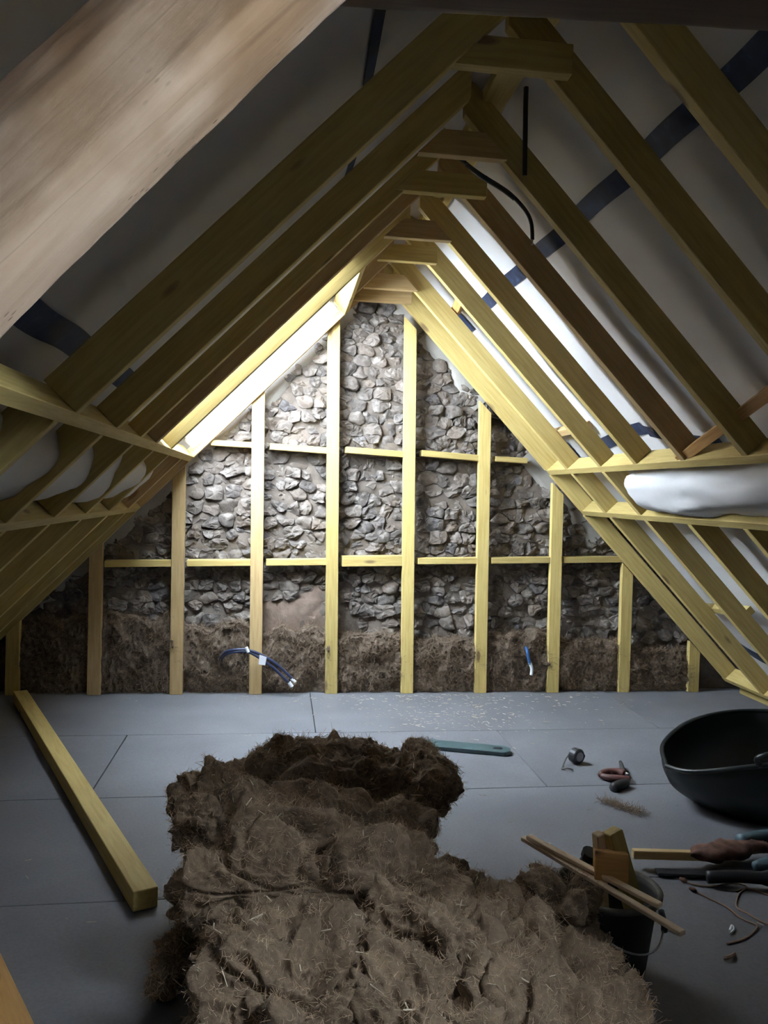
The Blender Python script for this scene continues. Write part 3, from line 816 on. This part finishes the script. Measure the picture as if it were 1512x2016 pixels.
def slivers(name, seeds, parent, rnd, lr=(0.012, 0.035), wd=0.0014, m='straw', lift=0.35, **kw):
    vs, fs = [], []
    for p, n_ in seeds:
        t = Vector((rnd.gauss(0, 1), rnd.gauss(0, 1), rnd.gauss(0, 1))); t = (t - n_ * t.dot(n_) * (1 - lift)).normalized()
        s_ = n_.cross(t).normalized(); L = rnd.uniform(*lr) / 2; b0 = len(vs); w_ = wd * rnd.uniform(0.6, 1.4)
        cc = p + n_ * 0.003
        for e in (-1, 1):
            vs += [tuple(cc + t * L * e + s_ * w_), tuple(cc + t * L * e - s_ * w_), tuple(cc + t * L * e + n_ * w_ * 1.4)]
        fs += [(b0, b0 + 1, b0 + 4, b0 + 3), (b0 + 1, b0 + 2, b0 + 5, b0 + 4), (b0 + 2, b0, b0 + 3, b0 + 5), (b0, b0 + 2, b0 + 1), (b0 + 3, b0 + 4, b0 + 5)]
    me = bpy.data.meshes.new(name); me.from_pydata(vs, [], fs); me.update()
    return put(name, me, m, parent, **kw)
slivers('straw_flecks', [s_ for s_ in rh.sample(allseeds, 900)], heap, rh, (0.01, 0.045), 0.0013, m='fleck', lift=0.5, kind='stuff', label='pale straw flecks')

# straw litter on the floor
rl = random.Random(21); lit = []
for _ in range(520):
    x = rl.gauss(1.0, 0.75); y = yg(x) - 0.04 - abs(rl.gauss(0, 0.28))
    if rl.random() < 0.45: x = rl.gauss(1.25, 0.35); y = 5.25 + rl.gauss(0, 0.18)
    if x > 3.2 or x < -1.6: continue
    lit.append((Vector((x, y, 0.0005)), Vector((0, 0, 1))))
for _ in range(70): lit.append((Vector((rl.uniform(-1.0, 2.3), rl.uniform(2.3, 4.9), 0.0005)), Vector((0, 0, 1))))
slivers('straw_litter', lit, None, rl, (0.010, 0.036), 0.0014, lift=0.02, kind='stuff', label='pale straw litter scattered on the floor by the stud wall', cat='straw')

# ================================================================ TIMBERS ON THE FLOOR
p0 = Vector((-1.66, 5.66, 0.036)); p1 = Vector((-0.415, 2.87, 0.036))
bar('loose_timber', p0, p1, 0.085, 0.07, (1, 0, 0), 'green', None, label='long green-tinged timber lying on the floor beside the fibre heap', cat='timber')
e0, e1 = Vector((-0.766, 2.495, 0.036)), Vector((-0.581, 2.168, 0.036))
dq = (e1 - e0).normalized(); side_ = Vector((dq.y, -dq.x, 0))
bar('loose_timber', e0 - dq * 0.35 + side_ * 0.06, e1 + dq * 0.5 + side_ * 0.06, 0.12, 0.07, side_, 'orange', None, label='orange timber poking into the bottom corner on the floor', cat='timber')

# ================================================================ TOOLS AND TUBS
# spirit level
lv0, lv1 = Vector((0.80, 4.70, 0.013)), Vector((1.335, 4.535, 0.013))
lvl = empty('spirit_level', lv0, label='dark teal spirit level lying flat behind the fibre heap', cat='level')
dl = (lv1 - lv0); LL = dl.length; mwx = frame_m(lv0, dl, Vector((0, 0, 1)).cross(dl))
bm = bmesh.new()
hw = 0.062; hx0, hx1, hh_ = LL - 0.10, LL - 0.045, 0.018
out = [(0, -hw), (LL - 0.03, -hw), (LL, -hw + 0.03), (LL, hw - 0.03), (LL - 0.03, hw), (0, hw)]
prism('body', [(x, y) for x, y in out], mwx @ Matrix.Translation((0, 0, -0.011)), 0.024, 'teal', lvl, 0.003)
prism('hand_hole', [(hx0, -hh_), (hx1 - 0.01, -hh_), (hx1, -hh_ + 0.012), (hx1 - 0.006, hh_), (hx0 + 0.008, hh_)], mwx @ Matrix.Translation((0, 0, 0.0125)), 0.002, 'black', lvl, 0.0005, label='dark hand hole')
# tape measure
tm = empty('tape_measure', (1.66, 4.42, 0), label='black tape measure standing on the floor with its blade hanging out', cat='tape measure')
bm = bmesh.new()
N = 18
prof = [(0.042 * math.cos(a) * (1.0 if math.sin(a) > -0.2 else 1.08), 0.042 + 0.042 * max(math.sin(a), -0.98)) for a in [2 * math.pi * k / N for k in range(N)]]
axx = Vector((0.9, 0.42, 0)).normalized(); mwx = frame_m(Vector((1.65, 4.39, 0.001)), axx, Vector((0, 0, 1)))
prism('case', prof, mwx, 0.05, 'black', tm, 0.006)
prism('face_badge', [(0.026 * math.cos(2 * math.pi * k / 14), 0.042 + 0.026 * math.sin(2 * math.pi * k / 14)) for k in range(14)], mwx @ Matrix.Translation((0, 0, 0.05)), 0.0015, 'steel', tm, 0)
bl = spline([Vector((1.612, 4.36, 0.05)), Vector((1.585, 4.335, 0.03)), Vector((1.56, 4.30, 0.004)), Vector((1.545, 4.265, 0.006)), Vector((1.56, 4.23, 0.02)), Vector((1.59, 4.235, 0.012)), Vector((1.595, 4.27, 0.004))], 5)
put('blade', tube_mesh(bl, 0.0045, 6), 'steel', tm)
# pincers
pl = empty('pincers', (1.78, 4.08, 0), label='red and black pincers open on the floor by the tape measure', cat='pincers')
put('handle', tube_mesh(spline([(1.885, 4.30, 0.03), (1.86, 4.22, 0.03), (1.83, 4.13, 0.02)], 5), [0.008 + 0.0009 * k for k in range(11)], 8), 'bucket', pl, smooth=True)
put('handle', tube_mesh(spline([(1.69, 3.93, 0.02), (1.74, 3.965, 0.022), (1.80, 4.01, 0.02)], 5), [0.022, 0.025, 0.026, 0.026, 0.026, 0.026, 0.026, 0.025, 0.024, 0.022, 0.018], 8), 'black', pl, smooth=True)
put('jaw', tube_mesh(spline([(1.84, 4.13, 0.02), (1.81, 4.16, 0.02), (1.75, 4.16, 0.02), (1.70, 4.12, 0.02)], 4), [0.02, 0.022, 0.024, 0.024, 0.024, 0.023, 0.022, 0.022, 0.022, 0.022, 0.02, 0.018, 0.014], 8), 'red', pl, smooth=True)
put('jaw', tube_mesh(spline([(1.83, 4.05, 0.02), (1.78, 4.06, 0.02), (1.73, 4.08, 0.02), (1.70, 4.11, 0.02)], 4), [0.018, 0.02, 0.02, 0.02, 0.02, 0.02, 0.02, 0.019, 0.018, 0.017, 0.016, 0.015, 0.012], 8), 'red', pl, smooth=True)
put('pivot', lathe_mesh([(0.012, 0), (0.012, 0.04), (0.006, 0.044)], 14), 'steel', pl, Matrix.Translation((1.835, 4.09, 0.0)))
# fluff tuft
rt_ = random.Random(8)
tf_sd = []
for _ in range(500):
    t = rt_.random(); x = 1.585 + 0.12 * t + rt_.gauss(0, 0.018); y = 3.80 - 0.17 * t + rt_.gauss(0, 0.016)
    tf_sd.append((Vector((x, y, 0.004 + abs(rt_.gauss(0, 0.006)))), Vector((0, 0, 1))))
hairs('fluff_tuft', tf_sd, None, (0.015, 0.05), 0.0006, 5, 1.0, rnd=rt_, lift=0.25, m='hair_dark', label='small grey tuft of loose fibre on the floor', cat='fibre tuft')

# bucket with offcuts
BC = Vector((1.04, 2.43, 0)); BH = 0.26
bk = empty('bucket', BC, label='dirty black builder bucket full of wood offcuts beside the heap', cat='bucket')
put('body', lathe_mesh([(0.118, 0.0), (0.122, 0.01), (0.150, BH - 0.02), (0.160, BH - 0.018), (0.161, BH), (0.150, BH), (0.144, BH - 0.02), (0.112, 0.012), (0.002, 0.012)], 44), 'bucket', bk, Matrix.Translation(BC), True)
put('rim', lathe_mesh([(0.150, BH - 0.012), (0.164, BH - 0.012), (0.166, BH), (0.163, BH + 0.004), (0.150, BH + 0.004), (0.148, BH - 0.012)], 44, cap=False), 'rim', bk, Matrix.Translation(BC), True, label='scuffed pale rim')
hp = [BC + Vector((0.168 * math.cos(a), 0.168 * math.sin(a), BH - 0.03 - 0.10 * math.sin((a + 2.45) / 2.75 * math.pi))) for a in [-2.45 + 2.75 * k / 20 for k in range(21)]]
wh = put('wire_handle', tube_mesh(hp, 0.003, 6), 'steel', bk, smooth=True)
hg = [BC + Vector((0.172 * math.cos(a), 0.172 * math.sin(a), BH - 0.03 - 0.10 * math.sin((a + 2.45) / 2.75 * math.pi))) for a in [-0.45 + 0.35 * k / 5 for k in range(6)]]
gr = put('handle_grip', tube_mesh(hg, 0.010, 8), 'black', None, smooth=True); gr.parent = wh; gr.matrix_parent_inverse = Matrix.Translation(BC).inverted() @ Matrix.Translation(BC)
def stick(name, a, b, w, h, m, label, yref=(0, 0, 1)):
    bar(name, a, b, w, h, yref, m, None, label=label, cat='wood offcut', group='offcuts in the bucket')
stick('wood_lath', on(1030, 1650, 'z', 0.315), on(1345, 1838, 'z', 0.30), 0.014, 0.024, 'lath', 'longest pale sawn lath laid across the bucket rim')
stick('wood_lath', on(1040, 1647, 'z', 0.335), on(1300, 1783, 'z', 0.315), 0.014, 0.024, 'lath', 'shorter pale sawn lath lying on the longest one')
stick('timber_offcut', BC + Vector((0.12, 0.0, 0.10)), on(1205, 1635, 'z', 0.43), 0.045, 0.05, 'green', 'yellow-green timber offcut standing up in the bucket', (0.3, -1, 0))
stick('timber_offcut', BC + Vector((0.02, 0.06, 0.10)), on(1178, 1640, 'z', 0.42), 0.03, 0.03, 'lath', 'pale pinkish offcut leaning behind the yellow-green one', (0.3, -1, 0))
cb = on(1200, 1700, 'z', 0.34)
stick('wood_cube', cb + Vector((-0.05, 0.0, 0.0)), cb + Vector((0.045, -0.03, 0.0)), 0.085, 0.085, 'orange', 'orange-brown cube of wood perched on the laths', (0, 0.3, 1))
to = empty('black_tool', on(1155, 1695, 'z', 0.30), label='black round-headed tool sticking out of the bucket behind the laths', cat='tool')
tb = on(1155, 1692, 'z', 0.32)
put('body', tube_mesh([tb + Vector((-0.03, 0.07, -0.10)), tb + Vector((-0.01, 0.02, -0.03)), tb], [0.015, 0.017, 0.018], 12), 'black', to, smooth=True)
put('head', tube_mesh([tb, tb + Vector((0.003, -0.008, 0.012)), tb + Vector((0.006, -0.015, 0.03))], [0.018, 0.026, 0.026], 12), 'black', to)

# flexible tub
tbn = empty('flexible_tub', (2.40, 3.80, 0), label='black flexible tub with a pinched lip, cut off by the picture edge', cat='tub')
rim_c = [(1.86, 3.72, 0.20), (1.95, 3.93, 0.25), (2.20, 4.12, 0.31), (2.52, 4.20, 0.34), (2.86, 4.05, 0.36), (2.98, 3.78, 0.37), (2.82, 3.48, 0.37), (2.48, 3.36, 0.36), (2.15, 3.42, 0.30), (1.93, 3.58, 0.22)]
rim_s = spline(rim_c + [rim_c[0]], 6)[:-1]; NR = len(rim_s)
def tubf(u, v, inner=0.0):
    k = u * NR; i0 = int(k) % NR; i1 = (i0 + 1) % NR; t = k - int(k)
    R_ = rim_s[i0].lerp(rim_s[i1], t)
    a = math.atan2(R_.y - 3.80, R_.x - 2.40)
    B_ = Vector((2.40 + (0.345 - inner) * math.cos(a), 3.78 + (0.33 - inner) * math.sin(a), 0.003 + inner))
    if v < 0.14:
        t2 = v / 0.14; c0 = Vector((2.40, 3.78, 0.003 + inner)); return c0.lerp(B_, t2)
    t2 = (v - 0.14) / 0.86
    P = B_.lerp(R_, t2); c0 = Vector((2.40, 3.78, P.z)); dd = P - c0
    k2 = 1 + 0.16 * math.sin(math.pi * t2) * (1 - 0.3 * t2) + 0.01 * noise.noise(P * 6)
    return c0 + dd * (k2 - inner * 0.8)
put('body', grid_mesh(lambda u, v: tubf(u, v), 120, 26, True), 'tub', tbn, smooth=True)
put('inner_wall', grid_mesh(lambda u, v: tubf(u, v, 0.012) - Vector((0, 0, 0.004)), 120, 26, True), 'tub', tbn, smooth=True)
put('rolled_rim', tube_mesh([tubf(k / 120, 1.0) for k in range(121)], 0.011, 8, False), 'tub', tbn, smooth=True)
hpts = spline([tubf(0.80, 1.0), tubf(0.80, 1.0) + Vector((-0.02, -0.03, 0.05)), tubf(0.75, 1.0) + Vector((0, -0.05, 0.07)), tubf(0.70, 1.0) + Vector((0.02, -0.03, 0.05)), tubf(0.70, 1.0)], 5)
put('handle', tube_mesh(hpts, 0.013, 8), 'tub', tbn, smooth=True)

# rusty tool on a wooden handle
tl = empty('rusty_tool', (1.75, 3.08, 0), label='rusty hand tool with a wooden handle on the floor below the tub', cat='hand tool')
bar('wooden_handle', (1.43, 3.11, 0.055), (1.74, 3.10, 0.045), 0.03, 0.034, (0, 1, 0), 'tan', tl)
put('rusty_head', grid_mesh(lambda u, v: Vector((1.66 + 0.36 * v, 3.09 + 0.012 * math.sin(v * 17) + (0.045 + 0.03 * math.sin(v * 3)) * math.cos(2 * math.pi * u) * (min(1, 4 * v + 0.25)) * (1 - 0.4 * v) + 0.07 * v,
    0.055 + (0.022 + 0.012 * math.sin(v * 3.1)) * math.sin(2 * math.pi * u) * min(1, 4 * v + 0.4) + 0.008 * noise.noise(Vector((v * 14, math.cos(2 * math.pi * u) * 2, math.sin(2 * math.pi * u) * 2))))), 26, 30, True), 'rust', tl, smooth=True)
bar('blade', (1.50, 3.04, 0.012), (2.05, 2.96, 0.014), 0.05, 0.012, (0, 1, 0), 'black', tl)
put('black_grip', tube_mesh(spline([(1.66, 2.95, 0.03), (1.78, 2.93, 0.04), (1.95, 2.90, 0.04), (2.2, 2.93, 0.04)], 6), [0.024] * 10 + [0.032] * 9, 10), 'black', tl, smooth=True)
put('blue_grip', tube_mesh(spline([(1.92, 3.17, 0.07), (2.05, 3.20, 0.075), (2.2, 3.22, 0.07), (2.35, 3.22, 0.07)], 5), [0.03] * 8 + [0.042] * 8, 10), 'blueplast', tl, smooth=True)
put('blue_grip', tube_mesh(spline([(1.90, 3.03, 0.03), (2.02, 3.04, 0.04), (2.15, 3.06, 0.045)], 5), [0.018, 0.022, 0.026, 0.03, 0.033, 0.036, 0.038, 0.04, 0.04, 0.04, 0.036], 10), 'blueplast', tl, smooth=True)
# tangled twine
st = [(1345, 1732), (1362, 1740), (1400, 1745), (1440, 1738), (1470, 1745), (1455, 1760), (1450, 1785), (1475, 1800), (1500, 1815), (1520, 1822)]
st2 = [(1362, 1750), (1395, 1768), (1430, 1785), (1460, 1808), (1490, 1822), (1478, 1840), (1460, 1850), (1432, 1858)]
st3 = [(1450, 1755), (1475, 1750), (1520, 1765)]
tw = empty('twine', (1.6, 2.75, 0), label='tangled brown twine lying on the floor below the rusty tool', cat='twine')
for s_ in (st, st2, st3): put('strand', tube_mesh(spline([on(x, y, 'z', 0.004) for x, y in s_], 5), 0.0032, 6), 'string', tw, smooth=True)
for (x, y) in ((1343, 1731), (1362, 1750)): put('knot', tube_mesh([on(x - 4, y - 2, 'z', 0.008), on(x + 4, y + 2, 'z', 0.008), on(x + 9, y + 5, 'z', 0.006)], [0.006, 0.010, 0.005], 8), 'rust', tw, smooth=True)
put('wood_shaving', tube_mesh(spline([on(1425, 1886, 'z', .006), on(1436, 1884, 'z', .012), on(1446, 1878, 'z', .006)], 5), 0.006, 6), 'string', None, label='curled brown scrap on the floor below the twine', cat='scrap')
put('plastic_ring', tube_mesh(spline([on(1437, 1832, 'z', .006), on(1441, 1822, 'z', .010), on(1445, 1830, 'z', .006), on(1438, 1838, 'z', .006)], 5), 0.004, 6), 'white', None, label='tiny white plastic scrap beside the twine', cat='scrap')

# ================================================================ CABLES
cs = empty('cable_tails', on(433, 1300, 'y', 5.85), label='pair of dark blue cable tails clipped across a stud', cat='cable')
Y0 = 5.80
ca = [on(437, 1310, 'y', 5.92), on(434, 1296, 'y', 5.88), on(446, 1283, 'y', Y0 + .02), on(468, 1279, 'y', Y0), on(490, 1280, 'y', Y0), on(516, 1290, 'y', Y0), on(545, 1308, 'y', Y0), on(577, 1338, 'y', Y0)]
cb_ = [on(437, 1312, 'y', 5.93), on(436, 1299, 'y', 5.89), on(448, 1287, 'y', Y0 + .02), on(470, 1283, 'y', Y0), on(490, 1284, 'y', Y0), on(512, 1296, 'y', Y0), on(536, 1313, 'y', Y0), on(570, 1345, 'y', Y0)]
put('cable', tube_mesh(spline(ca, 5), 0.0105, 8), 'navy', cs, smooth=True); put('cable', tube_mesh(spline(cb_, 5), 0.0105, 8), 'navy', cs, smooth=True)
put('bare_end', tube_mesh([on(574, 1336, 'y', Y0), on(581, 1343, 'y', Y0)], 0.012, 8), 'white', cs); put('bare_end', tube_mesh([on(569, 1343, 'y', Y0), on(575, 1352, 'y', Y0)], 0.013, 8), 'white', cs)
put('clip', tube_mesh([on(485, 1274, 'y', Y0 - .012), on(489, 1284, 'y', Y0 - .012)], 0.011, 8), 'white', cs)
lbl = [on(511, 1289, 'y', Y0 - .016), on(525, 1294, 'y', Y0 - .016), on(522, 1310, 'y', Y0 - .012), on(509, 1308, 'y', Y0 - .012)]
bm = bmesh.new(); bv = [bm.verts.new(p) for p in lbl] + [bm.verts.new(p + Vector((0, 0.003, 0))) for p in lbl]
bm.faces.new(bv[:4]); bm.faces.new(bv[7:3:-1])
for k in range(4): bm.faces.new((bv[k], bv[k + 4], bv[(k + 1) % 4 + 4], bv[(k + 1) % 4]))
put('paper_label', mesh_of(bm), 'white', cs)
c2 = empty('cable_stub', on(1038, 1280, 'y', 5.95), label='short blue cable stub with a white end poking out of the batt', cat='cable')
put('cable', tube_mesh(spline([on(1034, 1274, 'y', 6.02), on(1038, 1282, 'y', 5.93), on(1041, 1298, 'y', 5.92), on(1044, 1308, 'y', 5.92)], 5), 0.012, 8), 'bluepipe', c2, smooth=True)
put('bare_end', tube_mesh(spline([on(1043, 1305, 'y', 5.92), on(1047, 1316, 'y', 5.92), on(1046, 1329, 'y', 5.92)], 4), 0.012, 8), 'white', c2, smooth=True)
# black cables hanging at the ridge
yk = 3.02
hc1 = [on(1036, 172, 'y', yk), on(1035, 205, 'y', yk), on(1034, 270, 'y', yk + .02), on(1033, 345, 'y', yk + .05)]
put('hanging_cable', tube_mesh(spline(hc1, 6), 0.0095, 8), 'black', None, smooth=True, label='straight black cable hanging down beside the ridge', cat='cable')
kc = empty('curved_cable', on(915, 320, 'y', 3.45), label='curved black cable with a silver tip dangling from the ridge', cat='cable')
yk = 3.40
cc = [on(900, 305, 'y', 3.5), on(915, 320, 'y', 3.47), on(945, 343, 'y', yk), on(985, 368, 'y', yk), on(1010, 387, 'y', yk), on(1035, 415, 'y', yk), on(1046, 440, 'y', yk), on(1048, 472, 'y', yk)]
put('cable', tube_mesh(spline(cc, 6), 0.0085, 8), 'black', kc, smooth=True)
put('cable', tube_mesh(spline([p + Vector((0.004, -0.012, -0.014)) for p in cc[1:5]], 6), 0.009, 8), 'black', kc, smooth=True)
put('bare_end', tube_mesh([on(1048, 470, 'y', yk), on(1047, 482, 'y', yk)], 0.005, 8), 'steel', kc)
